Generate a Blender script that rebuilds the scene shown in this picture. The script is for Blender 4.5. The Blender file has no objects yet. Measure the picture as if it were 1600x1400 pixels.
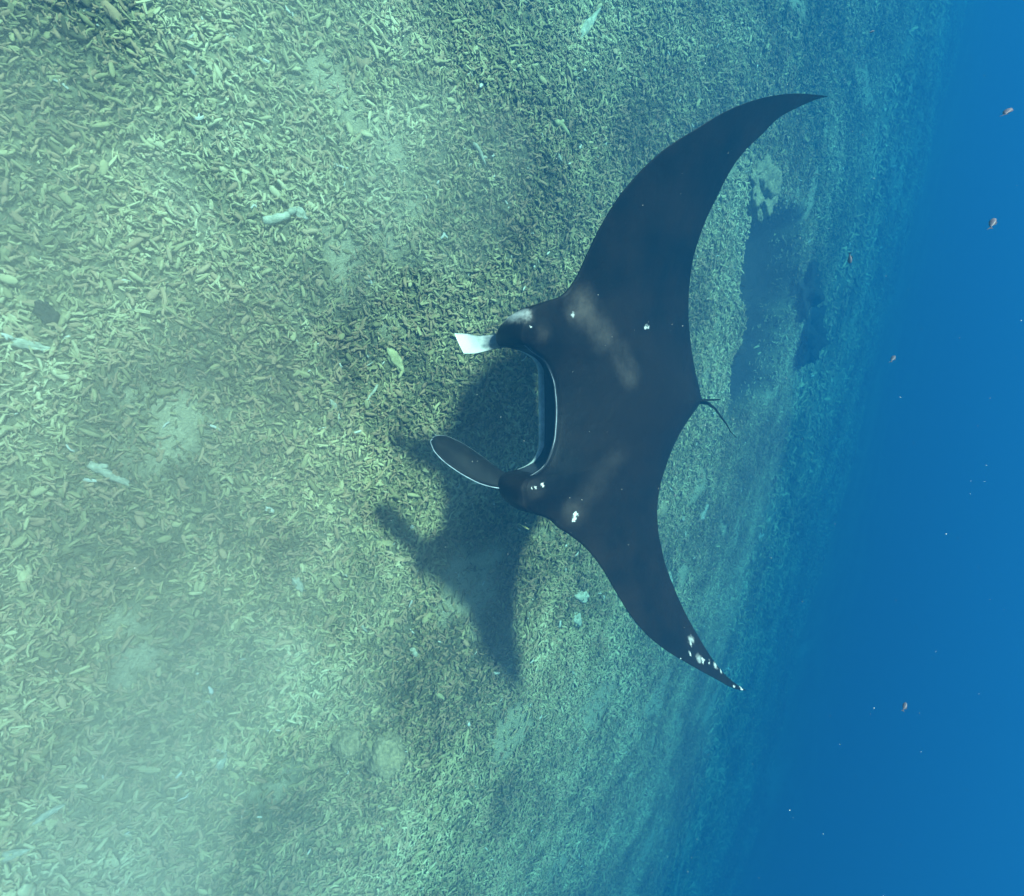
import bpy, bmesh, math, random
import numpy as np
from mathutils import Vector, Matrix, noise

random.seed(7)
rng = np.random.default_rng(11)
scene = bpy.context.scene
COL = scene.collection
rad = math.radians

# ------------------------------------------------------------------ camera
CAM_H = 3.5
PITCH, TILT, FOCAL = rad(51), rad(8), 850 / 1600
cd = bpy.data.cameras.new('camera')
cam = bpy.data.objects.new('camera', cd)
COL.objects.link(cam)
scene.camera = cam
cd.sensor_fit = 'HORIZONTAL'
cd.sensor_width = 36
cd.lens = 36 * FOCAL
cd.clip_start, cd.clip_end = 0.02, 1000
fw = Vector((0, math.cos(PITCH), -math.sin(PITCH)))
up = Vector((0, math.sin(PITCH), math.cos(PITCH)))
rt = Vector((1, 0, 0))
cx = math.cos(TILT) * up - math.sin(TILT) * rt      # the camera is held on its side
cy = -(math.sin(TILT) * up + math.cos(TILT) * rt)
m3 = Matrix((cx, cy, -fw)).transposed()
cam.matrix_world = Matrix.Translation((0, 0, CAM_H)) @ m3.to_4x4()

# ------------------------------------------------------------------ sky, sun
SUN_EL, SUN_AZ = rad(61), rad(22)                   # light travels towards +X and a little +Y
travel = Vector((math.cos(SUN_AZ) * math.cos(SUN_EL), math.sin(SUN_AZ) * math.cos(SUN_EL), -math.sin(SUN_EL)))
world = bpy.data.worlds.new('World')
scene.world = world
world.use_nodes = True
wn = world.node_tree
wn.nodes.clear()
sky = wn.nodes.new('ShaderNodeTexSky')
sky.sky_type = 'NISHITA'
sky.sun_disc = False
sky.sun_elevation = SUN_EL
sky.sun_rotation = math.atan2(-travel.x, -travel.y)
bg = wn.nodes.new('ShaderNodeBackground')
bg.inputs['Strength'].default_value = 0.05
wo = wn.nodes.new('ShaderNodeOutputWorld')
wn.links.new(sky.outputs[0], bg.inputs[0])
wn.links.new(bg.outputs[0], wo.inputs[0])
sd = bpy.data.lights.new('sun', 'SUN')
sd.energy = 5.0
sd.angle = rad(5.0)                                  # the rippled surface spreads the beam a little
sd.color = (1.0, 0.96, 0.76)
sun = bpy.data.objects.new('sun', sd)
COL.objects.link(sun)
sun.rotation_euler = travel.to_track_quat('-Z', 'Y').to_euler()
sun.location = (-5, -3, 12)

vs = scene.view_settings
vs.view_transform = 'Standard'
vs.look = 'None'
vs.gamma = 1
vs.use_curve_mapping = False
vs.exposure = 2.3
scene.cycles.volume_bounces = 2
scene.cycles.max_bounces = 6
scene.cycles.transparent_max_bounces = 40             # a ray crosses many silt cloud borders
scene.cycles.diffuse_bounces = 2
scene.cycles.use_denoising = True

# ------------------------------------------------------------------ helpers
def tag(o, label=None, cat=None, group=None, kind=None):
    if label: o['label'] = label
    if cat: o['category'] = cat
    if group: o['group'] = group
    if kind: o['kind'] = kind
    return o

def mesh_obj(name, verts, faces, mats=(), parent=None, smooth=True, link=True):
    me = bpy.data.meshes.new(name)
    me.from_pydata([tuple(v) for v in verts], [], [tuple(f) for f in faces])
    bm = bmesh.new()
    bm.from_mesh(me)
    bmesh.ops.remove_doubles(bm, verts=bm.verts, dist=1e-5)
    bmesh.ops.recalc_face_normals(bm, faces=bm.faces)
    bm.to_mesh(me)
    bm.free()
    for p in me.polygons: p.use_smooth = smooth
    for m in mats: me.materials.append(m)
    o = bpy.data.objects.new(name, me)
    if link: COL.objects.link(o)
    if parent: o.parent = parent
    return o

class Nodes:
    """short notation for building a node tree"""
    def __init__(s, tree):
        s.t = tree
    def new(s, kind, **kw):
        n = s.t.nodes.new(kind)
        for k, v in kw.items(): setattr(n, k, v)
        return n
    def put(s, n, i, v):
        if v is None: return
        if isinstance(v, bpy.types.NodeSocket): s.t.links.new(v, n.inputs[i])
        else: n.inputs[i].default_value = v
    def math(s, op, a, b=None, c=None, clamp=False):
        n = s.new('ShaderNodeMath', operation=op, use_clamp=clamp)
        s.put(n, 0, a); s.put(n, 1, b); s.put(n, 2, c)
        return n.outputs[0]
    def noise(s, vec, scale, detail=2, rough=0.5, dist=0.0):
        n = s.new('ShaderNodeTexNoise')
        s.put(n, 'Vector', vec); n.inputs['Scale'].default_value = scale
        n.inputs['Detail'].default_value = detail; n.inputs['Roughness'].default_value = rough
        n.inputs['Distortion'].default_value = dist
        return n
    def ramp(s, fac, stops):
        n = s.new('ShaderNodeValToRGB')
        e = n.color_ramp.elements
        while len(e) < len(stops): e.new(0.5)
        for el, (p, c) in zip(e, stops):
            el.position = p; el.color = (*c, 1)
        s.put(n, 0, fac)
        return n.outputs[0]
    def mix(s, fac, a, b, blend='MIX'):
        n = s.new('ShaderNodeMix', data_type='RGBA', blend_type=blend)
        s.put(n, 0, fac)
        for i, v in ((6, a), (7, b)):
            s.put(n, i, (*v, 1) if isinstance(v, tuple) and len(v) == 3 else v)
        return n.outputs[2]
    def smooth(s, v, a, b, lo=0.0, hi=1.0):
        n = s.new('ShaderNodeMapRange', interpolation_type='SMOOTHSTEP')
        s.put(n, 0, v)
        n.inputs[1].default_value = a; n.inputs[2].default_value = b
        n.inputs[3].default_value = lo; n.inputs[4].default_value = hi
        return n.outputs[0]

def new_mat(name):
    m = bpy.data.materials.new(name)
    m.use_nodes = True
    m.node_tree.nodes.clear()
    N = Nodes(m.node_tree)
    out = N.new('ShaderNodeOutputMaterial')
    b = N.new('ShaderNodeBsdfPrincipled')
    m.node_tree.links.new(b.outputs[0], out.inputs[0])
    return m, N, b, out

def bump(N, b, height, strength, dist):
    n = N.new('ShaderNodeBump')
    n.inputs['Strength'].default_value = strength
    n.inputs['Distance'].default_value = dist
    N.put(n, 'Height', height)
    N.t.links.new(n.outputs[0], b.inputs['Normal'])

def plain_mat(name, c1, c2, scale=30, rough=0.8, bmp=0.002, spec=0.3):
    m, N, b, out = new_mat(name)
    tc = N.new('ShaderNodeTexCoord')
    n = N.noise(tc.outputs['Object'], scale, 4, 0.6)
    N.put(b, 'Base Color', N.ramp(n.outputs[0], [(0.3, c1), (0.7, c2)]))
    b.inputs['Roughness'].default_value = rough
    b.inputs['Specular IOR Level'].default_value = spec
    bump(N, b, n.outputs[0], 0.6, bmp)
    return m

def pchip(xs, ys):
    xs, ys = np.array(xs, float), np.array(ys, float)
    h = np.diff(xs); d = np.diff(ys) / h
    m = np.zeros(len(xs))
    for i in range(1, len(xs) - 1):
        if d[i-1] * d[i] > 0:
            w1, w2 = 2*h[i] + h[i-1], h[i] + 2*h[i-1]
            m[i] = (w1 + w2) / (w1 / d[i-1] + w2 / d[i])
    m[0], m[-1] = d[0], d[-1]
    def f(x):
        x = np.clip(np.asarray(x, float), xs[0], xs[-1])
        i = np.clip(np.searchsorted(xs, x) - 1, 0, len(h) - 1)
        t = (x - xs[i]) / h[i]
        return ((2*t**3 - 3*t**2 + 1) * ys[i] + (t**3 - 2*t**2 + t) * h[i] * m[i]
                + (-2*t**3 + 3*t**2) * ys[i+1] + (t**3 - t**2) * h[i] * m[i+1])
    return f

def tube(points, radii, sides=6, cap=True, flat=1.0):
    """a tapered tube along points; flat < 1 squashes it"""
    V, F = [], []
    P = [Vector(p) for p in points]
    ref = Vector((0.13, 0.21, 1)).normalized()
    for i, p in enumerate(P):
        t = (P[min(i+1, len(P)-1)] - P[max(i-1, 0)]).normalized()
        u = t.cross(ref)
        if u.length < 1e-3: u = t.cross(Vector((1, 0, 0)))
        u.normalize(); w = u.cross(t).normalized()
        for k in range(sides):
            a = 2 * math.pi * k / sides
            V.append(p + radii[i] * (math.cos(a) * u + flat * math.sin(a) * w))
    n = len(P)
    for i in range(n - 1):
        for k in range(sides):
            k2 = (k + 1) % sides
            F.append((i*sides+k, i*sides+k2, (i+1)*sides+k2, (i+1)*sides+k))
    if cap:
        F.append(tuple(range(sides))[::-1])
        F.append(tuple((n-1)*sides + k for k in range(sides)))
    return V, F

def join(*parts):
    V, F = [], []
    for v, f in parts:
        o = len(V)
        V += list(v)
        F += [tuple(i + o for i in q) for q in f]
    return V, F

# ------------------------------------------------------------------ sea floor
def ground_h(x, y):
    h = 0.10 * noise.noise((x*0.35, y*0.35, 0.3)) + 0.05 * noise.noise((x*1.1, y*1.1, 4.3)) + 0.025 * noise.noise((x*3.1, y*3.1, 9.1))
    r = math.hypot(x, y - 4)
    h += 0.35 * noise.noise((x*0.12, y*0.12, 7.7)) * min(1, max(0, (r - 5) / 10))
    w = (y - 4.0) + 0.55 * x                          # the reef flat tips over into deeper water
    d = 0.285 * (w + math.sqrt(w * w + 4)) / 2
    h -= 14 * (1 - math.exp(-d / 14))
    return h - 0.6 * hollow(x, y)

def sstep(a, b, v):
    t = min(1, max(0, (v - a) / (b - a)))
    return t * t * (3 - 2 * t)

def sandy(x, y):
    """pockets of coarse sand between the rubble"""
    return sstep(0.38, 0.56, noise.noise((x*1.15, y*1.15, 31.7)) + 0.35 * noise.noise((x*3.7, y*3.7, 12.1)))

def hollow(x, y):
    """a sunken channel behind the edge of the reef flat, coloured dark for its coral and for its shade"""
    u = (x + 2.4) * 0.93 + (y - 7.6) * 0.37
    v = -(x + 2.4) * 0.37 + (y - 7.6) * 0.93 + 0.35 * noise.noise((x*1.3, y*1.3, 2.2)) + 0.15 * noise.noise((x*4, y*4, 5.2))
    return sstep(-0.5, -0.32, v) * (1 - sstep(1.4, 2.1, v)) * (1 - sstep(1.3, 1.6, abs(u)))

def rubble_colour(N, pos, rnd):
    """dead coral colours: tan, grey, pinkish and algae olive, in patches over the reef flat"""
    patch = N.noise(pos, 0.55, 3, 0.55).outputs[0]
    fine = N.noise(pos, 3.2, 3, 0.6).outputs[0]
    v = N.math('ADD', N.math('MULTIPLY', N.smooth(patch, 0.32, 0.68), 0.36), N.math('MULTIPLY', fine, 0.64))
    v = N.math('ADD', v, N.math('MULTIPLY', N.math('SUBTRACT', rnd, 0.5), 0.26))
    return N.ramp(v, [(0.26, (0.070, 0.058, 0.024)), (0.40, (0.18, 0.146, 0.060)), (0.52, (0.30, 0.246, 0.105)),
                      (0.64, (0.41, 0.340, 0.155)), (0.82, (0.54, 0.465, 0.24))])

ground_mat, N, b, out = new_mat('reef_floor')
geo = N.new('ShaderNodeNewGeometry')
pos = geo.outputs['Position']
n1 = N.noise(pos, 34, 5, 0.65, 1.2)
n2 = N.noise(pos, 11, 3, 0.6, 0.6)
at = N.new('ShaderNodeAttribute', attribute_name='coral_and_shade')
reef = N.mix(0.7, rubble_colour(N, pos, n1.outputs[0]), N.ramp(n1.outputs[0], [(0.42, (0.02, 0.022, 0.012)), (0.70, (0.22, 0.21, 0.11))]))
sand_at = N.new('ShaderNodeAttribute', attribute_name='sand')
grit = N.noise(pos, 90, 4, 0.7)
reef = N.mix(sand_at.outputs['Fac'], reef, N.ramp(grit.outputs[0], [(0.3, (0.20, 0.17, 0.085)), (0.7, (0.44, 0.38, 0.20))]))
N.put(b, 'Base Color', N.mix(at.outputs['Fac'], reef, N.ramp(n2.outputs[0], [(0.35, (0.006, 0.007, 0.006)), (0.65, (0.028, 0.024, 0.020))])))  # channel floor: dark coral, with the ledge's shade put into the colour
b.inputs['Roughness'].default_value = 0.95
b.inputs['Specular IOR Level'].default_value = 0.1
bump(N, b, N.math('ADD', n1.outputs[0], n2.outputs[0]), 1.0, 0.03)

ax_near = np.concatenate([-np.geomspace(160, 9.2, 26), np.linspace(-9, 9, 181), np.geomspace(9.2, 160, 26)])
ay_near = np.concatenate([-np.geomspace(160, 3.2, 22), np.linspace(-3, 15, 181), np.geomspace(15.2, 160, 24)])
V = [(x, y, ground_h(x, y)) for y in ay_near for x in ax_near]
nx = len(ax_near)
F = [(j*nx+i, j*nx+i+1, (j+1)*nx+i+1, (j+1)*nx+i) for j in range(len(ay_near)-1) for i in range(nx-1)]
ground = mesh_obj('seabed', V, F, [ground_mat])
sa = ground.data.attributes.new('sand', 'FLOAT', 'POINT')
for v in ground.data.vertices:
    if abs(v.co.x) < 20 and -3 < v.co.y < 24: sa.data[v.index].value = sandy(v.co.x, v.co.y)
at = ground.data.attributes.new('coral_and_shade', 'FLOAT', 'POINT')
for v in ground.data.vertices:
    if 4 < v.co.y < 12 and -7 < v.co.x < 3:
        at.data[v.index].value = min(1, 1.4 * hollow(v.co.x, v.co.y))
tag(ground, 'reef floor of sand and broken coral under the blue water', kind='structure')

# ------------------------------------------------------------------ coral rubble (uncountable)
rub_mat, N, b, out = new_mat('coral_rubble')
oi = N.new('ShaderNodeObjectInfo')
tc = N.new('ShaderNodeTexCoord')
grain = N.noise(tc.outputs['Object'], 60, 3, 0.6)
c = rubble_colour(N, oi.outputs['Location'], oi.outputs['Random'])
hue = N.math('FRACT', N.math('MULTIPLY', oi.outputs['Random'], 17.31))
c = N.mix(N.math('MULTIPLY', N.math('GREATER_THAN', hue, 0.66), 0.6), c, (0.33, 0.19, 0.10))
c = N.mix(N.math('MULTIPLY', N.math('LESS_THAN', hue, 0.004), 0.8), c, (0.52, 0.50, 0.38))
c = N.mix(N.math('MULTIPLY', grain.outputs[0], 0.6), c, N.mix(1.0, c, (0.45, 0.45, 0.40), 'MULTIPLY'))
N.put(b, 'Base Color', c)
b.inputs['Roughness'].default_value = 0.9
b.inputs['Specular IOR Level'].default_value = 0.15
bump(N, b, grain.outputs[0], 0.7, 0.003)

def stick(r):
    """one dead branch of staghorn coral, unit length about 0.1 m"""
    L = r.uniform(0.05, 0.12); r0 = r.choice((0.0075, 0.009, 0.0105, 0.012, 0.015))
    bend = r.uniform(-0.36, 0.36); n = 4
    P, a = [Vector((-L/2, 0, 0))], -bend
    for i in range(n - 1):
        P.append(P[-1] + Vector((math.cos(a), math.sin(a), r.uniform(-0.15, 0.15))) * L / (n - 1))
        a += bend + r.uniform(-0.25, 0.25)
    R = [r0 * f * r.uniform(0.7, 1.2) for f in (0.8, 1.0, 0.85, 0.55)]
    parts = [tube(P, R, 5, flat=r.uniform(0.6, 1.0))]
    if r.random() < 0.55:
        s = r.choice((-1, 1)); q = P[r.choice((1, 2))]
        d = Vector((math.cos(0.9*s), math.sin(0.9*s), r.uniform(0, 0.5)))
        l2 = L * r.uniform(0.25, 0.5)
        parts.append(tube([q, q + d*l2*0.55, q + d*l2], [r0*0.75, r0*0.65, r0*0.35], 5))
    return join(*parts)

def pebble(r, size):
    bm = bmesh.new()
    bmesh.ops.create_icosphere(bm, subdivisions=1, radius=size)
    sx, sy, sz = r.uniform(0.7, 1.5), r.uniform(0.6, 1.1), r.uniform(0.3, 0.6)
    for v in bm.verts:
        k = 1 + 0.35 * r.uniform(-1, 1)
        v.co = Vector((v.co.x*sx*k, v.co.y*sy*k, v.co.z*sz*k))
    out = ([v.co.copy() for v in bm.verts], [tuple(w.index for w in f.verts) for f in bm.faces])
    bm.free()
    return out

pr = random.Random(3)
kinds = [mesh_obj('rubble_piece', *stick(pr), [rub_mat], link=False, smooth=k % 2 == 0) for k in range(32)]
def plate(r):
    """a broken slab or knuckle of coral"""
    bm = bmesh.new()
    bmesh.ops.create_icosphere(bm, subdivisions=2, radius=1)
    off = Vector((r.uniform(0, 90), r.uniform(0, 90), 3))
    sx, sy, sz = r.uniform(0.03, 0.055), r.uniform(0.014, 0.028), r.uniform(0.008, 0.018)
    for v in bm.verts:
        n = v.co.normalized()
        k = 1 + 0.6 * noise.noise(n * 1.8 + off) + 0.3 * noise.noise(n * 5 + off)
        v.co = Vector((n.x * sx, n.y * sy, n.z * sz)) * k
    o = ([v.co.copy() for v in bm.verts], [tuple(w.index for w in f.verts) for f in bm.faces])
    bm.free()
    return o
kinds += [mesh_obj('rubble_piece', *plate(pr), [rub_mat], link=False) for _ in range(3)]
kinds += [mesh_obj('rubble_piece', *pebble(pr, pr.uniform(0.012, 0.026)), [rub_mat], link=False, smooth=False) for _ in range(2)]

# a scatter whose density falls off with distance from the viewer
pts, rots, scl = [], [], []
def scatter(n, x0, x1, y0, y1, s0, s1, lift):
    for _ in range(n):                               # small pieces are commonest
        x, y = rng.uniform(x0, x1), rng.uniform(y0, y1)
        if abs(x) > 3.6 + 0.85 * max(y, 0): continue
        if y > 5.5 and rng.random() < 1.1 * hollow(x, y): continue
        if rng.random() < 0.78 * sandy(x, y): continue
        s = (s0 + (s1 - s0) * rng.random() ** 1.6) * (1.5 if rng.random() < 0.04 else 1.0)
        pts.append((x, y, ground_h(x, y) + rng.uniform(0.0, lift)))
        rots.append((rng.uniform(-0.6, 0.6), rng.uniform(-0.5, 0.5), rng.uniform(0, 6.283)))
        scl.append(s)
scatter(240000, -8, 8, -1.6, 5.5, 0.32, 0.88, 0.035)
scatter(130000, -12, 12, 5.5, 12, 0.45, 1.05, 0.04)
scatter(26000, -19, 19, 12, 22, 1.2, 2.4, 0.05)

pm = bpy.data.meshes.new('coral_rubble')
pm.from_pydata(pts, [], [])
at = pm.attributes.new('rot', 'FLOAT_VECTOR', 'POINT'); at.data.foreach_set('vector', np.array(rots, np.float32).ravel())
at = pm.attributes.new('size', 'FLOAT', 'POINT'); at.data.foreach_set('value', np.array(scl, np.float32))
rubble = bpy.data.objects.new('coral_rubble', pm)
COL.objects.link(rubble)
tag(rubble, 'broken dead coral branches lying thick over the reef floor', kind='stuff')
gt = bpy.data.node_groups.new('rubble_scatter', 'GeometryNodeTree')
gt.interface.new_socket('Geometry', in_out='INPUT', socket_type='NodeSocketGeometry')
gt.interface.new_socket('Geometry', in_out='OUTPUT', socket_type='NodeSocketGeometry')
gi, go = gt.nodes.new('NodeGroupInput'), gt.nodes.new('NodeGroupOutput')
iop = gt.nodes.new('GeometryNodeInstanceOnPoints')
jn = gt.nodes.new('GeometryNodeJoinGeometry')
for k in kinds:
    on = gt.nodes.new('GeometryNodeObjectInfo')
    on.inputs['Object'].default_value = k
    on.inputs['As Instance'].default_value = True
    gt.links.new(on.outputs['Geometry'], jn.inputs[0])
def attr(name, dt):
    n = gt.nodes.new('GeometryNodeInputNamedAttribute'); n.data_type = dt
    n.inputs['Name'].default_value = name
    return n.outputs['Attribute']
gt.links.new(gi.outputs[0], iop.inputs['Points'])
gt.links.new(jn.outputs[0], iop.inputs['Instance'])
iop.inputs['Pick Instance'].default_value = True
e2r = gt.nodes.new('FunctionNodeEulerToRotation')
gt.links.new(attr('rot', 'FLOAT_VECTOR'), e2r.inputs[0])
gt.links.new(e2r.outputs[0], iop.inputs['Rotation'])
gt.links.new(attr('size', 'FLOAT'), iop.inputs['Scale'])
gt.links.new(iop.outputs[0], go.inputs[0])
rubble.modifiers.new('scatter', 'NODES').node_group = gt

# ------------------------------------------------------------------ loose pieces and coral heads one can pick out
white_coral = plain_mat('bleached_coral', (0.14, 0.13, 0.08), (0.36, 0.335, 0.21), 55, 0.85, 0.004)
pale_rock = plain_mat('pale_rock', (0.16, 0.155, 0.09), (0.46, 0.44, 0.28), 24, 0.9, 0.015)
yellow_rock = plain_mat('yellow_rock', (0.18, 0.16, 0.065), (0.34, 0.30, 0.13), 30, 0.9, 0.006)
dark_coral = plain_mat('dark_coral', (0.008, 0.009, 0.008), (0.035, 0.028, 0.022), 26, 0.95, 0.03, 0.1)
brown_coral = plain_mat('brown_coral', (0.10, 0.085, 0.04), (0.30, 0.24, 0.12), 34, 0.95, 0.02, 0.1)

def chunk(length, width, r):
    """a worn lump of coral: rough, longer than wide, lying along X"""
    bm = bmesh.new()
    bmesh.ops.create_icosphere(bm, subdivisions=3, radius=0.5)
    off = Vector((r.uniform(0, 50), r.uniform(0, 50), 0))
    for v in bm.verts:
        n = v.co.normalized()
        k = 1 + 0.55 * noise.noise(n * 1.7 + off) + 0.35 * noise.noise(n * 4.5 + off) + 0.15 * noise.noise(n * 11 + off)
        taper = 1 - 0.45 * (n.x * 0.5 + 0.5)
        v.co = Vector((n.x * length * 0.5, n.y * width * 0.5 * taper, n.z * width * 0.32 * taper)) * k
    o = ([v.co.copy() for v in bm.verts], [tuple(w.index for w in f.verts) for f in bm.faces])
    bm.free()
    return o

def branchy(length, rr, r, forks):
    n = 6
    P = [Vector((-length/2, 0, 0))]
    a = r.uniform(-0.25, 0.25)
    for i in range(n):
        P.append(P[-1] + Vector((math.cos(a), math.sin(a), r.uniform(-0.1, 0.1))) * length / n)
        a += r.uniform(-0.35, 0.35)
    parts = [tube(P, [rr * f for f in (0.8, 1.1, 1.0, 1.05, 0.85, 0.8, 0.4)], 9)]
    for k in range(forks):
        q = P[r.randint(1, n - 1)]; sgn = (-1) ** k
        d = Vector((math.cos(0.8), sgn * math.sin(0.8), 0.25)); l2 = length * r.uniform(0.2, 0.32)
        parts.append(tube([q, q + d*l2*0.5, q + d*l2*0.8 + Vector((0.1*l2, 0, 0)), q + d*l2], [rr*0.8, rr*0.75, rr*0.6, rr*0.3], 8))
    return join(*parts)

GRP = 'loose pieces of pale coral on the reef floor'
loose = [  # kind, x, y, turn, length, width, material, label
    ('branch', 0.42, 0.20, 1.21, 0.23, 0.022, white_coral, 'white forked coral branch lying alone on the near rubble at far left'),
    ('chunk', 1.08, 1.26, 0.69, 0.15, 0.07, white_coral, 'bright white coral chip on rubble below the shadow of the ray head'),
    ('chunk', 2.21, 0.96, 2.70, 0.12, 0.08, white_coral, 'oval white shell fragment alone on grey rubble in the lower left'),
    ('chunk', 1.69, 2.26, 0.67, 0.11, 0.075, white_coral, 'chunky white coral bit below the shadow of the ray, beside rusty rubble'),
    ('branch', 0.60, 7.64, 2.30, 0.26, 0.045, white_coral, 'knobbly pale coral finger behind the trailing edge of the lower wing'),
    ('chunk', 0.67, 6.93, 1.15, 0.13, 0.11, white_coral, 'small round white lump between the lower wing and the knobbly coral finger'),
    ('chunk', 1.55, 6.98, 0.79, 0.36, 0.20, pale_rock, 'pale wedge of rock touching the trailing edge of the lower wing in view'),
    ('chunk', -0.12, 1.33, 0.88, 0.11, 0.055, white_coral, 'small white chip just left of the shadow cast by the head fins'),
    ('chunk', -0.50, 1.74, 0.73, 0.25, 0.12, yellow_rock, 'yellow green wedge of rock standing between the shadow and the pale head fin'),
    ('chunk', -1.25, 0.95, 1.10, 0.12, 0.10, pale_rock, 'rounded pale stone above a tan coral stub in upper left rubble'),
    ('branch', -1.15, 0.84, 1.77, 0.19, 0.026, pale_rock, 'stout tan coral stub beside the rounded pale stone in upper left rubble'),
    ('chunk', -1.78, 0.31, 0.88, 0.10, 0.028, white_coral, 'thin white sliver pointing at the upper left corner of the picture'),
    ('branch', -0.22, 1.59, -0.24, 0.18, 0.010, white_coral, 'slender curved white twig at the tip of the head fin shadow'),
    ('chunk', 1.47, 4.44, 1.24, 0.40, 0.22, pale_rock, 'flat pale slab in the lit gap between the wing and its shadow, nearer the body'),
    ('chunk', 1.76, 4.50, 0.79, 0.30, 0.20, pale_rock, 'smaller pale slab in the lit gap between the wing and its shadow, nearer the tip'),
    ('chunk', 2.10, 2.58, 0.91, 0.13, 0.06, yellow_rock, 'small yellow oval stone on dark rubble below the shadow of the wing'),
    ('chunk', 1.43, 1.78, 0.76, 0.11, 0.035, white_coral, 'narrow white splinter in the rubble left of the shadow of the wing'),
    ('branch', -2.15, 2.14, 1.22, 0.18, 0.015, white_coral, 'straight pale coral stick high above the pale head fin of the ray'),
    ('branch', -2.77, 2.94, 1.83, 0.20, 0.024, yellow_rock, 'forked yellowish coral piece above the leading edge of the upper wing'),
    ('chunk', -2.48, 2.93, 1.10, 0.11, 0.06, white_coral, 'white chip just below the forked yellowish coral above the upper wing'),
    ('chunk', -0.33, -0.14, 0.78, 0.15, 0.12, dark_coral, 'round dark sponge lump among bright rubble near the left edge'),
    ('chunk', -0.17, -0.19, 1.53, 0.18, 0.07, pale_rock, 'long pale stone below the dark sponge lump at the left edge'),
    ('chunk', 2.25, 0.14, 2.02, 0.18, 0.06, white_coral, 'long white coral slab near the lower left corner of the picture'),
    ('chunk', 2.42, 0.02, 1.60, 0.14, 0.07, white_coral, 'white coral lump closest to the lower left corner, beside the long slab'),
    ('chunk', -3.74, 3.09, 2.63, 0.50, 0.13, pale_rock, 'long pale ridge of rock at the top edge of the picture'),
]
lr = random.Random(21)
for kind, x, y, a, L, w, m, lab in loose:
    v, f = chunk(L * 0.8, w * 0.8, lr) if kind == 'chunk' else branchy(L, w, lr, 1 if w < 0.03 else 3)
    nm = 'coral_fragment' if m is white_coral or kind == 'branch' else 'sponge' if m is dark_coral else 'stone'
    o = mesh_obj(nm, v, f, [m])
    o.location = (x, y, ground_h(x, y) + (0.026 if L < 0.26 or w < 0.06 else 0.012))
    o.rotation_euler = (lr.uniform(-0.2, 0.2), lr.uniform(-0.15, 0.15), a)
    tag(o, lab, 'coral piece' if nm == 'coral_fragment' else nm, GRP if nm == 'coral_fragment' else None)

def coral_colony(x, y, rx, ry, h, m, label, seed, knob=0.7, group='corals along the reef edge'):
    """a rounded living coral head: lobed dome, knobbly, its foot sunk in the rubble"""
    bm = bmesh.new()
    bmesh.ops.create_icosphere(bm, subdivisions=5, radius=1)
    off = Vector((seed * 7.3, seed * 3.1, 0))
    for v in bm.verts:
        n = v.co.normalized()
        k = 1 + knob * noise.noise(n * 2.2 + off) + 0.5 * knob * abs(noise.noise(n * 6 + off)) + 0.16 * noise.noise(n * 14 + off)
        v.co = Vector((n.x * rx, n.y * ry, n.z * h)) * k
    for p in bm.faces: p.smooth = True
    me = bpy.data.meshes.new('coral_colony'); bm.to_mesh(me); bm.free()
    me.materials.append(m)
    o = bpy.data.objects.new('coral_colony', me); COL.objects.link(o)
    o.location = (x, y, ground_h(x, y) + 0.05 * h)
    tag(o, label, 'coral', group)
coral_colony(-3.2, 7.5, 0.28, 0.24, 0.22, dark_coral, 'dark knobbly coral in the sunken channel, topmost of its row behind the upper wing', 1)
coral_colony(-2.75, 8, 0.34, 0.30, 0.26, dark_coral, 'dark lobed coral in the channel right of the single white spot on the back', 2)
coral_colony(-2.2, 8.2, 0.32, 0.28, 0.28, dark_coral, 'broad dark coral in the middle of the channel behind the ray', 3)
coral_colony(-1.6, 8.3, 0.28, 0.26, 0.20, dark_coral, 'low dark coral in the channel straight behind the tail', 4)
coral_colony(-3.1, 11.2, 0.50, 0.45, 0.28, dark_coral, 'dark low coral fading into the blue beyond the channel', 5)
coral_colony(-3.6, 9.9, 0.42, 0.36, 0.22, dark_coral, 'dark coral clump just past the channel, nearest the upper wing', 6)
coral_colony(-3.88, 6.66, 0.34, 0.26, 0.16, brown_coral, 'brown coral mound behind the middle of the upper wing', 7)
coral_colony(2.48, 2.15, 0.16, 0.15, 0.20, brown_coral, 'round brown coral boulder half buried in rubble at the bottom', 9, 0.15)
coral_colony(2.29, 1.80, 0.11, 0.10, 0.16, brown_coral, 'smaller round coral boulder left of the larger one at the bottom', 10, 0.15)
coral_colony(0.52, 6.14, 0.14, 0.12, 0.06, brown_coral, 'round brown coral lump peeping out beside the trailing edge of the lower wing', 11, 0.15)

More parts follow.
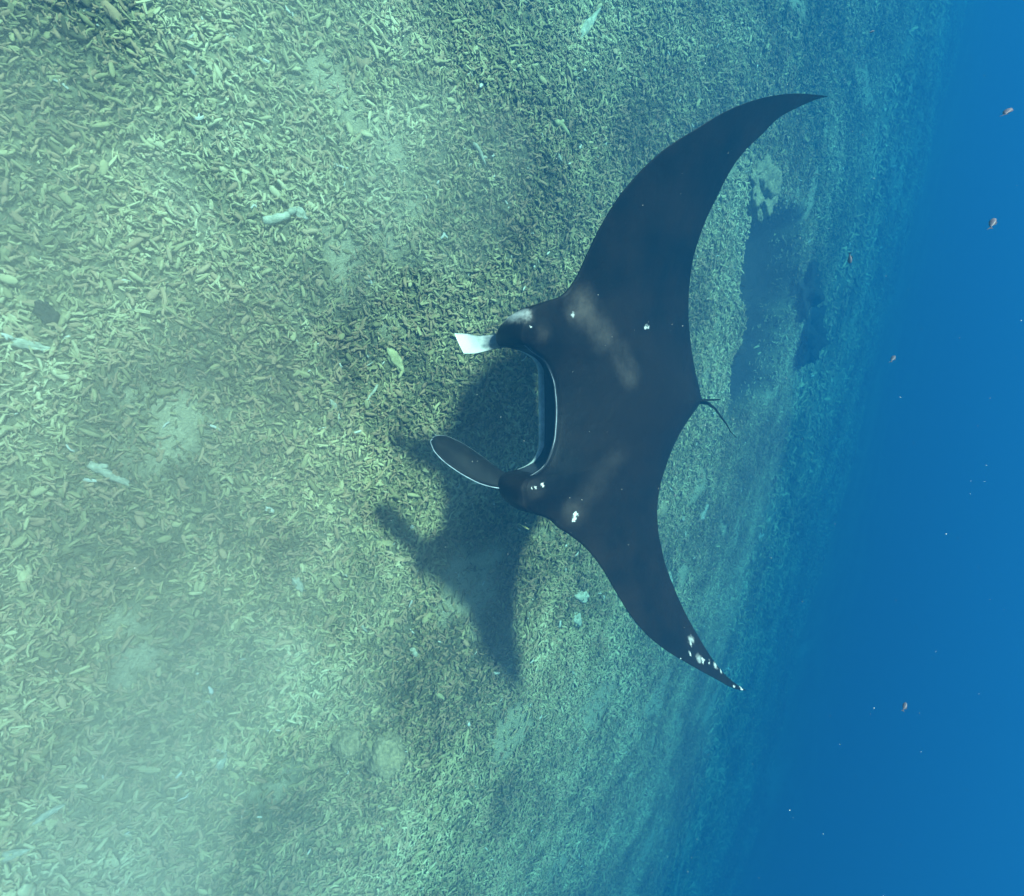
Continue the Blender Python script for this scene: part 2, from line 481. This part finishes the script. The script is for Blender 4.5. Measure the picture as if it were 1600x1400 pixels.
# ------------------------------------------------------------------ small fish
def fish(x, y, z, L, turn, colour, label, group, slim=1.0):
    m = plain_mat(colour[0], colour[1], colour[2], 60, 0.5, 0.001)
    V, F = [], []
    ns, k = 11, 10
    for i in range(ns):
        t = i / (ns - 1)
        hgt = L * 0.17 * slim * (math.sin(math.pi * t ** 0.72) ** 0.8 if 0 < t < 1 else 0.02) + L * 0.012
        if t > 0.8: hgt = max(hgt, L * 0.03 * slim)
        for j in range(k):
            a = 2 * math.pi * j / k
            V.append((L * (0.5 - 0.8 * t), 0.5 * hgt * math.cos(a), hgt * math.sin(a)))
    for i in range(ns - 1):
        for j in range(k):
            F.append((i*k+j, i*k+(j+1) % k, (i+1)*k+(j+1) % k, (i+1)*k+j))
    F += [tuple(range(k)), tuple((ns-1)*k + j for j in range(k))]
    root = bpy.data.objects.new('fish', None); COL.objects.link(root)
    root.location = (x, y, z); root.rotation_euler = (0, 0, turn)
    tag(root, label, 'fish', group)
    mesh_obj('body', V, F, [m], root)
    def sheet(name, pts):
        n = len(pts)
        v = [(px, -0.004*L, pz) for px, pz in pts] + [(px, 0.004*L, pz) for px, pz in pts]
        f = [tuple(range(n)), tuple(range(2*n-1, n-1, -1))] + [(i, (i+1) % n, (i+1) % n + n, i + n) for i in range(n)]
        mesh_obj(name, v, f, [m], root, smooth=False)
    sheet('tail_fin', [(-0.27*L, 0.02*L), (-0.5*L, 0.16*L*slim), (-0.43*L, 0), (-0.5*L, -0.16*L*slim), (-0.27*L, -0.02*L)])
    sheet('dorsal_fin', [(0.18*L, 0.13*L*slim), (0.05*L, 0.24*L*slim), (-0.15*L, 0.20*L*slim), (-0.2*L, 0.06*L*slim), (0, 0.1*L*slim)])
PINK = ('pink_fish', (0.08, 0.045, 0.05), (0.13, 0.085, 0.085))
YEL = ('yellow_fish', (0.55, 0.48, 0.12), (0.75, 0.68, 0.28))
g = 'small pink fish in the open blue water'
fish(-1.59, 2.72, 2.93, 0.085, 2.3, PINK, 'small pink fish nearest the right edge, high in the blue water', g)
fish(-1.37, 3.26, 2.82, 0.080, 2.6, PINK, 'small pink fish just below the one nearest the right edge', g)
fish(-1.48, 3.66, 2.06, 0.070, 0.4, PINK, 'small pink fish level with the pale lip of the channel, behind the upper wing', g)
fish(-0.97, 4.30, 2.17, 0.080, 2.4, PINK, 'faint pink fish in blue water straight behind the dark corals', g)
fish(-2.69, 3.34, 2.13, 0.060, 2.2, PINK, 'tiny pink fish at the top edge above the upper wing tip', g)
fish(1.18, 3.93, 2.59, 0.060, 2.5, PINK, 'tiny pink fish in deep blue water beyond the lower wing tip', g)
g = 'slim yellow fish beside the manta'
fish(0.43, 2.03, 1.20, 0.085, 1.2, YEL, 'slim yellow fish swimming under the chin beside the lower head fin', g, 0.55)
fish(0.45, 2.18, 1.25, 0.072, 0.6, YEL, 'second slim yellow fish, closer to the front edge of the lower wing', g, 0.45)

# specks of plankton and sand drifting in the water
bm = bmesh.new()
for _ in range(420):
    d = rng.uniform(1.3, 4.5)
    px, py = rng.uniform(-0.95, 0.95), rng.uniform(-0.85, 0.85)
    p = Vector((0, 0, CAM_H)) + fw * d + rt * (d * py) + up * (d * px)
    if p.z < 0.15 or p.z > 3.6: continue
    bmesh.ops.create_icosphere(bm, subdivisions=1, radius=float(rng.uniform(0.0005, 0.0013)), matrix=Matrix.Translation(p))
me = bpy.data.meshes.new('plankton'); bm.to_mesh(me); bm.free()
me.materials.append(plain_mat('speck', (0.5, 0.5, 0.45), (0.7, 0.7, 0.62), 5))
pk = bpy.data.objects.new('plankton', me); COL.objects.link(pk)
tag(pk, 'tiny pale specks drifting in the water', kind='stuff')

# ------------------------------------------------------------------ manta ray
TAIL = Vector((-0.513, 3.353, 1.34))                 # tail root; the ray swims level, towards -Y
manta = bpy.data.objects.new('manta_ray', None)
COL.objects.link(manta)
manta.location = TAIL
manta.scale = (0.9, 0.9, 0.9)
manta.rotation_euler = (0, 0, rad(-78.45 - 90))      # local +Y is forward, local -X its left
tag(manta, 'huge black manta ray gliding over the reef with its mouth wide open', 'manta ray')

# leading and trailing edge over the half spans (s = metres to the ray's left, forward from the tail root)
LE = [(-1.945,-0.17),(-1.93,-0.08),(-1.88,0.18),(-1.80,0.45),(-1.70,0.68),(-1.58,0.87),(-1.45,1.06),(-1.32,1.19),(-1.18,1.29),(-1.03,1.36),
      (-0.90,1.405),(-0.77,1.45),(-0.69,1.50),(-0.65,1.545),(-0.621,1.63),(-0.576,1.75),(-0.526,1.80),(-0.438,1.828),(-0.395,1.815),
      (-0.371,1.775),(-0.338,1.722),(-0.296,1.635),(-0.237,1.576),(-0.134,1.528),(0,1.512),(0.154,1.528),(0.248,1.566),(0.331,1.640),
      (0.366,1.72),(0.385,1.79),(0.405,1.822),(0.434,1.838),(0.51,1.83),(0.56,1.80),(0.597,1.725),(0.65,1.62),(0.70,1.575),(0.76,1.493),
      (0.86,1.378),(1.00,1.274),(1.16,1.200),(1.32,1.126),(1.46,1.034),(1.59,0.905),(1.73,0.724),(1.87,0.531),(1.97,0.385),(2.01,0.285)]
TE = [(-1.945,-0.175),(-1.92,-0.10),(-1.85,0.05),(-1.76,0.20),(-1.67,0.27),(-1.58,0.35),(-1.46,0.40),(-1.32,0.415),(-1.18,0.43),(-1.01,0.42),
      (-0.83,0.37),(-0.63,0.29),(-0.41,0.18),(-0.22,0.085),(-0.07,0.005),(0,-0.02),(0.04,0.02),(0.14,0.15),(0.30,0.325),(0.45,0.445),(0.62,0.565),(0.77,0.628),(0.94,0.658),(1.09,0.660),
      (1.24,0.641),(1.39,0.611),(1.52,0.577),(1.63,0.540),(1.74,0.500),(1.86,0.436),(1.95,0.355),(2.01,0.28)]
fLE, fTE = pchip(*zip(*LE)), pchip(*zip(*TE))
def dihedral(s):                                     # the wings curl up; the right one is raised a little more
    return (0.20 if s < 0 else 0.15) * s * s
dense = np.linspace(-1.944, 2.009, 6000)
arc = np.concatenate([[0], np.cumsum(np.sqrt(np.diff(dense)**2 + (0.7*np.diff(fLE(dense)))**2 + 0.3*np.diff(fTE(dense))**2))])
NS = 380
S = np.interp(np.linspace(0, arc[-1], NS), arc, dense)
NT, NK, NB = 84, 30, 56
def gauss(x, w): return math.exp(-(x / w) ** 2)

def station(s):
    le, te = float(fLE(s)), float(fTE(s))
    z0 = dihedral(s)
    span = min(1.0, abs(s) / 1.98)
    chord = max(le - te, 1e-4)
    # fullness of the body above and below the wing sheet
    body = gauss(s, 0.50)
    mo = 0.0 if abs(s) >= 0.372 else (1 - (abs(s) / 0.372) ** 2) ** 0.45
    head = 1 / (1 + math.exp((abs(s) - 0.56) / 0.035))
    noseT = 0.008 * (1 - span) + 0.003 + 0.022 * head * (1 - 0.6*mo)
    noseB = 0.008 * (1 - span) + 0.003 + 0.20 * head
    # lower lip lies further back and lower than the upper one
    lip = 1.462 + 0.22 * s * s
    leB = le + (lip - le) * min(1, mo * 1.25) if mo > 0 else le
    pts = []
    for i in range(NT):                               # top, tail to nose
        u = i / (NT - 1); u = u * u * (3 - 2*u) * 0.35 + u * 0.65
        a = te + chord * u
        th = 0.025 * (1 - span) ** 0.6 * math.sin(math.pi * min(1, u*1.0)) ** 0.7 if 0 < u < 1 else 0
        g = math.sin(math.pi * (u ** 0.85)) if 0 < u < 1 else 0
        z = z0 + th + 0.12 * body * max(0, g) ** 0.8 + noseT * u ** 6 * (1 if i < NT - 1 else 0.55)
        if head > 0.01: z += 0.03 * head * gauss(abs(s) - 0.47, 0.10) * gauss(a - 1.72, 0.16)   # brow over the eyes
        if head > 0.01: z -= 0.022 * gauss(abs(s) - 0.56, 0.06) * gauss(a - 1.50, 0.08)
        pts.append((a, z))
    top = pts[-1]
    bot = (leB, z0 - noseB)
    for k in range(1, NK + 1):                        # nose, or the hollow of the open mouth
        t = k / (NK + 1)
        an = math.pi * t
        mid = (top[1] + bot[1]) / 2; hh = (top[1] - bot[1]) / 2
        nose = (le + (leB - le) * t + min(0.028, hh * 0.5) * math.sin(an), mid + hh * math.cos(an))
        if mo > 0:
            D = 0.55 * mo                              # depth of the hollow
            if t < 0.12:   q = (le + 0.012 * math.sin(t/0.12*math.pi), top[1] - 0.02 * (t/0.12))
            elif t < 0.5:
                w = (t - 0.12) / 0.38
                q = (le - D * w, top[1] - 0.02 - 0.05 * w * w)
            elif t < 0.88:
                w = (t - 0.5) / 0.38
                q = (le - D + (leB - le + D) * w, top[1] - 0.07 + (bot[1] + 0.035 - top[1] + 0.07) * min(1, w * 1.6) ** 1.2)
            else:
                w = (t - 0.88) / 0.12
                q = (leB + 0.024 * math.sin(w * math.pi), bot[1] + 0.035 * (1 - w))
            mb = min(1, mo * 1.3)
            nose = (nose[0] + (q[0] - nose[0]) * mb, nose[1] + (q[1] - nose[1]) * mb)
        pts.append(nose)
    for j in range(NB):                               # belly, nose to tail
        u = 1 - (j / (NB - 1))
        a = te + (leB - te) * u
        th = 0.022 * (1 - span) ** 0.6 * math.sin(math.pi * u) ** 0.7 if 0 < u < 1 else 0
        front = u ** 0.7
        z = z0 - th - noseB * u ** (1.2 if head > 0.3 else 5) - 0.10 * body * (math.sin(math.pi * u) if 0 < u < 1 else 0) * front
        pts.append((a, z))
    return pts, mo

V, F, M = [], [], []
prof = [station(float(s)) for s in S]
NP = NT + NK + NB
for s, (p, mo) in zip(S, prof):
    for a, z in p: V.append((-s, a, z))
for i in range(NS - 1):
    for k in range(NP - 1):
        F.append((i*NP+k, i*NP+k+1, (i+1)*NP+k+1, (i+1)*NP+k))
        inside = prof[i][1] > 0.25 and NT - 1 <= k < NT + NK
        lipband = inside and k >= NT + int(NK * 0.88)
        M.append(2 if lipband else 1 if inside else 0)

skin, N, b, out = new_mat('manta_skin')
tc = N.new('ShaderNodeTexCoord')
P = tc.outputs['Object']
wob = N.noise(P, 26, 4, 0.7)
vm = N.new('ShaderNodeVectorMath', operation='SCALE'); vm.inputs['Scale'].default_value = 0.07
N.t.links.new(wob.outputs['Color'], vm.inputs[0])
va = N.new('ShaderNodeVectorMath', operation='ADD')
N.t.links.new(P, va.inputs[0]); N.t.links.new(vm.outputs[0], va.inputs[1])
va2 = N.new('ShaderNodeVectorMath', operation='SUBTRACT'); va2.inputs[1].default_value = (0.035, 0.035, 0.035)
N.t.links.new(va.outputs[0], va2.inputs[0])
mp = N.new('ShaderNodeVectorMath', operation='MULTIPLY'); mp.inputs[1].default_value = (1, 1, 0)
N.t.links.new(va2.outputs[0], mp.inputs[0])
PW = mp.outputs[0]
def spot(s, a, r, soft, vec=None):
    n = N.new('ShaderNodeVectorMath', operation='DISTANCE')
    N.t.links.new(PW, n.inputs[0]); n.inputs[1].default_value = (-s, a, 0)
    return N.smooth(n.outputs['Value'], r, r * (1 - soft), 0, 1)
def spots(lst):
    acc = None
    for s, a, r, soft, amt in lst:
        v = N.math('MULTIPLY', spot(s, a, r, soft), amt)
        acc = v if acc is None else N.math('MAXIMUM', acc, v)
    return acc
base_n = N.noise(P, 3.0, 4, 0.6)
mott = N.noise(P, 40, 4, 0.7)
col = N.ramp(base_n.outputs[0], [(0.35, (0.0015, 0.0015, 0.0018)), (0.65, (0.008, 0.0045, 0.003))])
sep = N.new('ShaderNodeSeparateXYZ'); N.t.links.new(P, sep.inputs[0])
back = N.math('MULTIPLY', N.smooth(N.math('ABSOLUTE', sep.outputs[0]), 0.75, 0.1), N.smooth(N.math('ABSOLUTE', N.math('SUBTRACT', sep.outputs[1], 0.85)), 0.75, 0.1))
col = N.mix(N.math('MULTIPLY', back, 0.8), col, (0.007, 0.0035, 0.0018))        # the back is warmer and browner than the wings
flecks = N.noise(P, 130, 2, 0.6)
col = N.mix(N.smooth(flecks.outputs[0], 0.66, 0.74, 0, 0.5), col, (0.05, 0.048, 0.045))
col = N.mix(N.math('MULTIPLY', mott.outputs[0], 0.35), col, (0.005, 0.0055, 0.006))
def streak(p, q, r, amt):
    """soft band of paler skin along the line p-q"""
    a, c = Vector((-p[0], p[1], 0)), Vector((-q[0], q[1], 0)); d = c - a
    pa = N.new('ShaderNodeVectorMath', operation='SUBTRACT'); N.t.links.new(PW, pa.inputs[0]); pa.inputs[1].default_value = a
    dt = N.new('ShaderNodeVectorMath', operation='DOT_PRODUCT'); N.t.links.new(pa.outputs[0], dt.inputs[0]); dt.inputs[1].default_value = d / d.length_squared
    t = N.math('ADD', dt.outputs['Value'], 0.0, clamp=True)
    sc = N.new('ShaderNodeVectorMath', operation='SCALE'); sc.inputs[0].default_value = d; N.t.links.new(t, sc.inputs['Scale'])
    ds = N.new('ShaderNodeVectorMath', operation='DISTANCE'); N.t.links.new(pa.outputs[0], ds.inputs[0]); N.t.links.new(sc.outputs[0], ds.inputs[1])
    return N.math('MULTIPLY', N.smooth(ds.outputs['Value'], r, 0, 0, 1), amt)
pale = spots([(-0.60, 1.40, 0.17, 1, 0.9), (0.62, 1.45, 0.16, 1, 0.4),
              (-0.54, 1.82, 0.075, 1, 0.9), (-0.44, 1.70, 0.09, 1, 0.5), (0.53, 1.86, 0.06, 1, 0.5), (0.45, 1.76, 0.08, 1, 0.25)])
for p, q, r, amt in [((-0.58, 1.36), (-0.42, 1.20), 0.15, 0.6), ((-0.42, 1.20), (-0.33, 1.07), 0.10, 0.6), ((-0.33, 1.07), (-0.20, 0.98), 0.13, 0.55),
                     ((0.60, 1.42), (0.45, 1.24), 0.15, 0.22), ((0.45, 1.24), (0.30, 1.06), 0.13, 0.2)]:
    pale = N.math('MAXIMUM', pale, streak(p, q, r, amt))
pale = N.math('MULTIPLY', N.math('MULTIPLY', pale, 0.85), N.smooth(N.noise(P, 5, 5, 0.7).outputs[0], 0.3, 0.65, 0.15, 1.0))
col = N.mix(pale, col, (0.065, 0.050, 0.040))
white = spots([(-0.51, 0.816, 0.022, 0.7, 0.9), (-0.505, 0.79, 0.014, 0.7, 0.8), (0.645, 1.445, 0.022, 0.5, 1), (0.672, 1.452, 0.018, 0.5, 1), (-0.555, 1.458, 0.022, 0.9, 0.7),
               (0.415, 1.71, 0.016, 0.5, 1), (0.425, 1.765, 0.008, 0.5, 0.9), (0.43, 1.79, 0.007, 0.5, 0.9),
               (-0.555, 1.835, 0.07, 1, 0.85), (-0.47, 1.79, 0.009, 0.5, 0.8),
               (1.60, 0.64, 0.040, 1, 0.55), (1.62, 0.655, 0.022, 0.8, 0.7), (1.66, 0.70, 0.014, 0.7, 0.8), (1.715, 0.63, 0.034, 1, 0.5),
               (1.735, 0.60, 0.018, 0.7, 0.9), (1.765, 0.545, 0.012, 0.8, 0.7), (1.80, 0.49, 0.026, 1, 0.7), (1.84, 0.45, 0.017, 0.8, 0.7),
               (1.95, 0.385, 0.016, 0.6, 0.9), (1.985, 0.325, 0.015, 0.6, 1), (1.67, 0.80, 0.010, 0.7, 0.7)])
col = N.mix(white, col, (0.42, 0.42, 0.40))
N.put(b, 'Base Color', col)
b.inputs['Roughness'].default_value = 0.55
b.inputs['Specular IOR Level'].default_value = 0.06
swell = N.noise(P, 4.5, 3, 0.5)
bump(N, b, N.math('ADD', N.math('MULTIPLY', mott.outputs[0], 0.12), swell.outputs[0]), 0.5, 0.03)
mouth_mat = plain_mat('manta_mouth', (0.008, 0.010, 0.014), (0.018, 0.02, 0.026), 14, 0.7)
jaw_mat = plain_mat('manta_jaw', (0.16, 0.19, 0.18), (0.27, 0.31, 0.30), 22, 0.6)
rim_glint_mat = plain_mat('manta_rim_glint', (0.09, 0.10, 0.11), (0.30, 0.33, 0.36), 18, 0.45)
lobe_in_mat = plain_mat('manta_lobe_inside', (0.003, 0.003, 0.003), (0.010, 0.009, 0.008), 16, 0.6, 0.002, 0.06)
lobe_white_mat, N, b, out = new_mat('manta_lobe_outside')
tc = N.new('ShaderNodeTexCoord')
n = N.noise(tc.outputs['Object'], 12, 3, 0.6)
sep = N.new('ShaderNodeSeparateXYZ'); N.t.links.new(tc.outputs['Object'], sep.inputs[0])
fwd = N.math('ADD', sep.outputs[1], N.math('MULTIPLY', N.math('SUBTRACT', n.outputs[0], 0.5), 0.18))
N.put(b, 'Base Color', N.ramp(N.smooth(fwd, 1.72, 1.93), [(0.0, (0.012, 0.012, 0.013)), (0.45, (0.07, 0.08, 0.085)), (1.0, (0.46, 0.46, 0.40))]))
b.inputs['Roughness'].default_value = 0.5

me = bpy.data.meshes.new('body')
me.from_pydata(V, [], F)
for m in (skin, mouth_mat, jaw_mat): me.materials.append(m)
me.polygons.foreach_set('material_index', M)
me.polygons.foreach_set('use_smooth', [True] * len(F))
bm = bmesh.new(); bm.from_mesh(me)
bmesh.ops.remove_doubles(bm, verts=bm.verts, dist=2e-4)
bmesh.ops.recalc_face_normals(bm, faces=bm.faces)
bm.to_mesh(me); bm.free()
body = bpy.data.objects.new('body', me)
COL.objects.link(body); body.parent = manta

# pale tube standing for the glint along the upper lip
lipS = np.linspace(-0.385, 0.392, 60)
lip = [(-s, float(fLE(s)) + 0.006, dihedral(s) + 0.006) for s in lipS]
o = mesh_obj('lip_glint', *tube(lip, [0.001 + 0.0018 * math.sin(math.pi*i/59) for i in range(60)], 6), [rim_glint_mat], manta)

def fin(edge_a, edge_b, thick, mats, white_side):
    """curled paddle between two edge curves; one face may carry its own colour"""
    n, w = 40, 14
    ta = np.linspace(0, 1, len(edge_a)); tt = np.linspace(0, 1, n)
    A = np.stack([pchip(ta, [p[k] for p in edge_a])(tt) for k in range(3)], 1)
    B = np.stack([pchip(np.linspace(0, 1, len(edge_b)), [p[k] for p in edge_b])(tt) for k in range(3)], 1)
    rows = []
    for i in range(n):
        d = B[i] - A[i]
        tg = A[min(i+1, n-1)] - A[max(i-1, 0)] + B[min(i+1, n-1)] - B[max(i-1, 0)]
        nr = np.cross(tg, d); nr /= max(np.linalg.norm(nr), 1e-6)
        cup = 0.16 * np.linalg.norm(d)
        rows.append([(A[i] + d*v + nr*cup*math.sin(math.pi*v), nr, thick*(math.sin(math.pi*v)*0.8+0.2)) for v in np.linspace(0, 1, w)])
    V, F, M = [], [], []
    for side in (1, -1):
        for r in rows:
            for p, nr, t in r:
                q = p + nr * t * 0.5 * side
                V.append((-q[0], q[1], q[2]))
    o1 = n * w
    for i in range(n-1):
        for k in range(w-1):
            q = (i*w+k, i*w+k+1, (i+1)*w+k+1, (i+1)*w+k)
            F.append(q); M.append(1 if white_side == 1 else 0)
            F.append(tuple(x + o1 for x in q[::-1])); M.append(1 if white_side == -1 else 0)
    ring = [k for k in range(w)] + [i*w + w-1 for i in range(1, n)] + [(n-1)*w + k for k in range(w-2, -1, -1)] + [i*w for i in range(n-2, 0, -1)]
    for a, c in zip(ring, ring[1:] + ring[:1]):
        F.append((a, c, c + o1, a + o1)); M.append(0)
    me = bpy.data.meshes.new('cephalic_fin')
    me.from_pydata(V, [], F)
    for m in mats: me.materials.append(m)
    me.polygons.foreach_set('material_index', M)
    me.polygons.foreach_set('use_smooth', [True] * len(F))
    me.update()
    o = bpy.data.objects.new('cephalic_fin', me)
    COL.objects.link(o); o.parent = manta
    tipA = [(-p[0], p[1], p[2]) for p in A]; tipB = [(-p[0], p[1], p[2]) for p in B]
    return o, tipA, tipB

dz = lambda L: [(a, c, z - 1.10) for a, c, z in L]
finLo = dz([(0.404,1.496,1.08),(0.451,1.585,1.06),(0.448,1.757,1.03),(0.455,1.839,0.98),(0.432,1.93,0.92),(0.393,1.993,0.86),(0.339,2.056,0.80),(0.274,2.113,0.74),(0.218,2.14,0.70),(0.179,2.138,0.67),(0.162,2.119,0.66)])
finLi = dz([(0.368,1.55,1.06),(0.377,1.652,1.02),(0.395,1.720,0.92),(0.376,1.744,0.84),(0.299,1.819,0.77),(0.232,1.893,0.72),(0.175,1.979,0.69),(0.149,2.037,0.66),(0.147,2.076,0.65),(0.152,2.103,0.65),(0.162,2.117,0.659)])
finL, la, lb = fin(finLo, finLi, 0.022, (lobe_in_mat, lobe_white_mat), 0)
rimV = tube(la[10:], [0.0035]*len(la[10:]), 6); rimV2 = tube(lb[6:], [0.0022]*len(lb[6:]), 6)
r_ = mesh_obj('fin_rim', *join(rimV, rimV2), [rim_glint_mat]); r_.parent = finL
finRt = dz([(-0.51,1.60,1.08),(-0.504,1.695,1.06),(-0.472,1.75,0.98),(-0.451,1.783,0.90),(-0.445,1.851,0.80),(-0.46,1.895,0.73),(-0.465,1.954,0.68)])
finRb = dz([(-0.36,1.60,1.08),(-0.359,1.682,1.07),(-0.367,1.746,1.02),(-0.369,1.807,0.96),(-0.351,1.865,0.88),(-0.338,1.915,0.82),(-0.339,1.956,0.78)])
finR, ra, rb = fin(finRt, finRb, 0.022, (lobe_in_mat, lobe_white_mat), -1)
finR['label'] = 'pale unrolled head fin catching the sun'
finL['label'] = 'dark head fin with a thin white rim'

def ball(name, r, mat, parent, loc, sc=(1, 1, 1)):
    bm = bmesh.new()
    bmesh.ops.create_uvsphere(bm, u_segments=20, v_segments=12, radius=r)
    me = bpy.data.meshes.new(name); bm.to_mesh(me); bm.free()
    for p in me.polygons: p.use_smooth = True
    me.materials.append(mat)
    o = bpy.data.objects.new(name, me); COL.objects.link(o)
    o.location = loc; o.scale = sc
    if parent: o.parent = parent
    return o
eye_mat = plain_mat('manta_eye', (0.004, 0.004, 0.005), (0.012, 0.012, 0.014), 20, 0.15, 0.0, 0.5)
ball('eye', 0.026, eye_mat, manta, (0.562, 1.73, -0.04))
ball('eye', 0.026, eye_mat, manta, (-0.562, 1.74, -0.04))
tp = [(0, 0.10, 0.005), (-0.012, -0.02, 0.0), (-0.03, -0.12, -0.005), (-0.075, -0.25, -0.02), (-0.15, -0.36, -0.03), (-0.22, -0.47, -0.04), (-0.30, -0.58, -0.06), (-0.36, -0.72, -0.08)]
mesh_obj('tail', *tube(tp, [0.03, 0.022, 0.013, 0.010, 0.008, 0.006, 0.005, 0.002], 8), [skin], manta)
df = [(0, 0.10, 0.015), (0, 0.06, 0.055), (0, -0.02, 0.085), (0.0, -0.13, 0.095), (0.0, -0.09, 0.045), (0, -0.03, 0.012)]
dfV = [(x - 0.006, y, z) for x, y, z in df] + [(x + 0.006, y, z) for x, y, z in df]
dfF = [tuple(range(6)), tuple(range(11, 5, -1))] + [(i, (i+1) % 6, (i+1) % 6 + 6, i + 6) for i in range(6)]
mesh_obj('dorsal_fin', dfV, dfF, [skin], manta, smooth=False)

# ------------------------------------------------------------------ sea water between camera and reef
SIG_T = (0.215, 0.113, 0.093)
SIG_S = (0.0010, 0.0118, 0.0265)
DENS = 0.25
vcol = [s / DENS for s in SIG_S]
vabs = [max(0.0, 1 - (t / DENS - c) / (1 - c)) ** 2 for t, c in zip(SIG_T, vcol)]
hm = bpy.data.materials.new('sea_water'); hm.use_nodes = True
hm.node_tree.nodes.clear()
N = Nodes(hm.node_tree)
out = N.new('ShaderNodeOutputMaterial')
pv = N.new('ShaderNodeVolumePrincipled')
pv.inputs['Color'].default_value = (*vcol, 1)
pv.inputs['Absorption Color'].default_value = (*vabs, 1)
pv.inputs['Density'].default_value = DENS
pv.inputs['Anisotropy'].default_value = 0.2
hm.node_tree.links.new(pv.outputs[0], out.inputs['Volume'])
X, Z0, Z1 = 165, -16.9, 3.75
hz = mesh_obj('haze', [(sx*X, sy*X, z) for z in (Z0, Z1) for sx, sy in ((-1,-1),(1,-1),(1,1),(-1,1))],
              [(0,1,2,3),(4,5,6,7),(0,1,5,4),(1,2,6,5),(2,3,7,6),(3,0,4,7)], [hm], smooth=False)
tag(hz, 'clear blue green sea water that fades the distance to blue', kind='stuff')

# silt clouds added to veil the near reef and lighten its shadow
def murk(density):
    sm = bpy.data.materials.new('murk'); sm.use_nodes = True
    sm.node_tree.nodes.clear()
    N = Nodes(sm.node_tree)
    out = N.new('ShaderNodeOutputMaterial')
    pv = N.new('ShaderNodeVolumePrincipled')
    pv.inputs['Color'].default_value = (1.0, 0.93, 0.66, 1)
    pv.inputs['Absorption Color'].default_value = (1, 1, 1, 1)
    pv.inputs['Density'].default_value = density
    pv.inputs['Anisotropy'].default_value = 0.3
    sm.node_tree.links.new(pv.outputs[0], out.inputs['Volume'])
    return sm
thin_murk, thick_murk = murk(0.020), murk(0.15)
def cloud(x, y, z, rx, ry, rz, label, sm=thin_murk):
    bm = bmesh.new()
    bmesh.ops.create_icosphere(bm, subdivisions=4, radius=1)
    for v in bm.verts:
        k = 1 + 0.25 * noise.noise(v.co * 1.3 + Vector((x * 3, y * 3, 0)))
        v.co = Vector((v.co.x * rx, v.co.y * ry, v.co.z * rz)) * k
    me = bpy.data.meshes.new('added_murk'); bm.to_mesh(me); bm.free()
    me.materials.append(sm)
    o = bpy.data.objects.new('added_murk', me); COL.objects.link(o)
    o.location = (x, y, z)
    tag(o, label, kind='stuff')
cloud(0.4, 2.0, 0.35, 5.4, 4.4, 1.2, 'thin milky silt added over the whole near reef floor')
cloud(0.1, 0.2, 0.6, 1.7, 1.1, 1.2, 'added milky silt over the middle of the near rubble')
cloud(1.3, 0.9, 0.6, 1.4, 1.1, 1.1, 'added milky silt over the lower left rubble')
cloud(1.0, 2.3, 0.5, 1.1, 0.9, 0.6, 'small added puff of silt in the shadow of the ray')
cloud(0.8, -0.25, 0.8, 2.3, 1.2, 1.3, 'added milky cloud of silt drifting over the near rubble below the viewer', thick_murk)
cloud(-1.5, 0.75, 0.5, 0.9, 0.75, 0.8, 'added puff of silt over the rubble at the upper left', thick_murk)
cloud(2.5, 0.8, 0.6, 1.5, 0.95, 0.9, 'added puff of silt over the rubble at the lower left', thick_murk)
cloud(-1.6, 1.65, 0.45, 0.6, 0.55, 0.6, 'small added puff of silt over the rubble above the shadow', thick_murk)
cloud(1.2, 1.4, 0.35, 0.7, 0.5, 0.45, 'low added puff of silt below the shadow of the head fins', thick_murk)
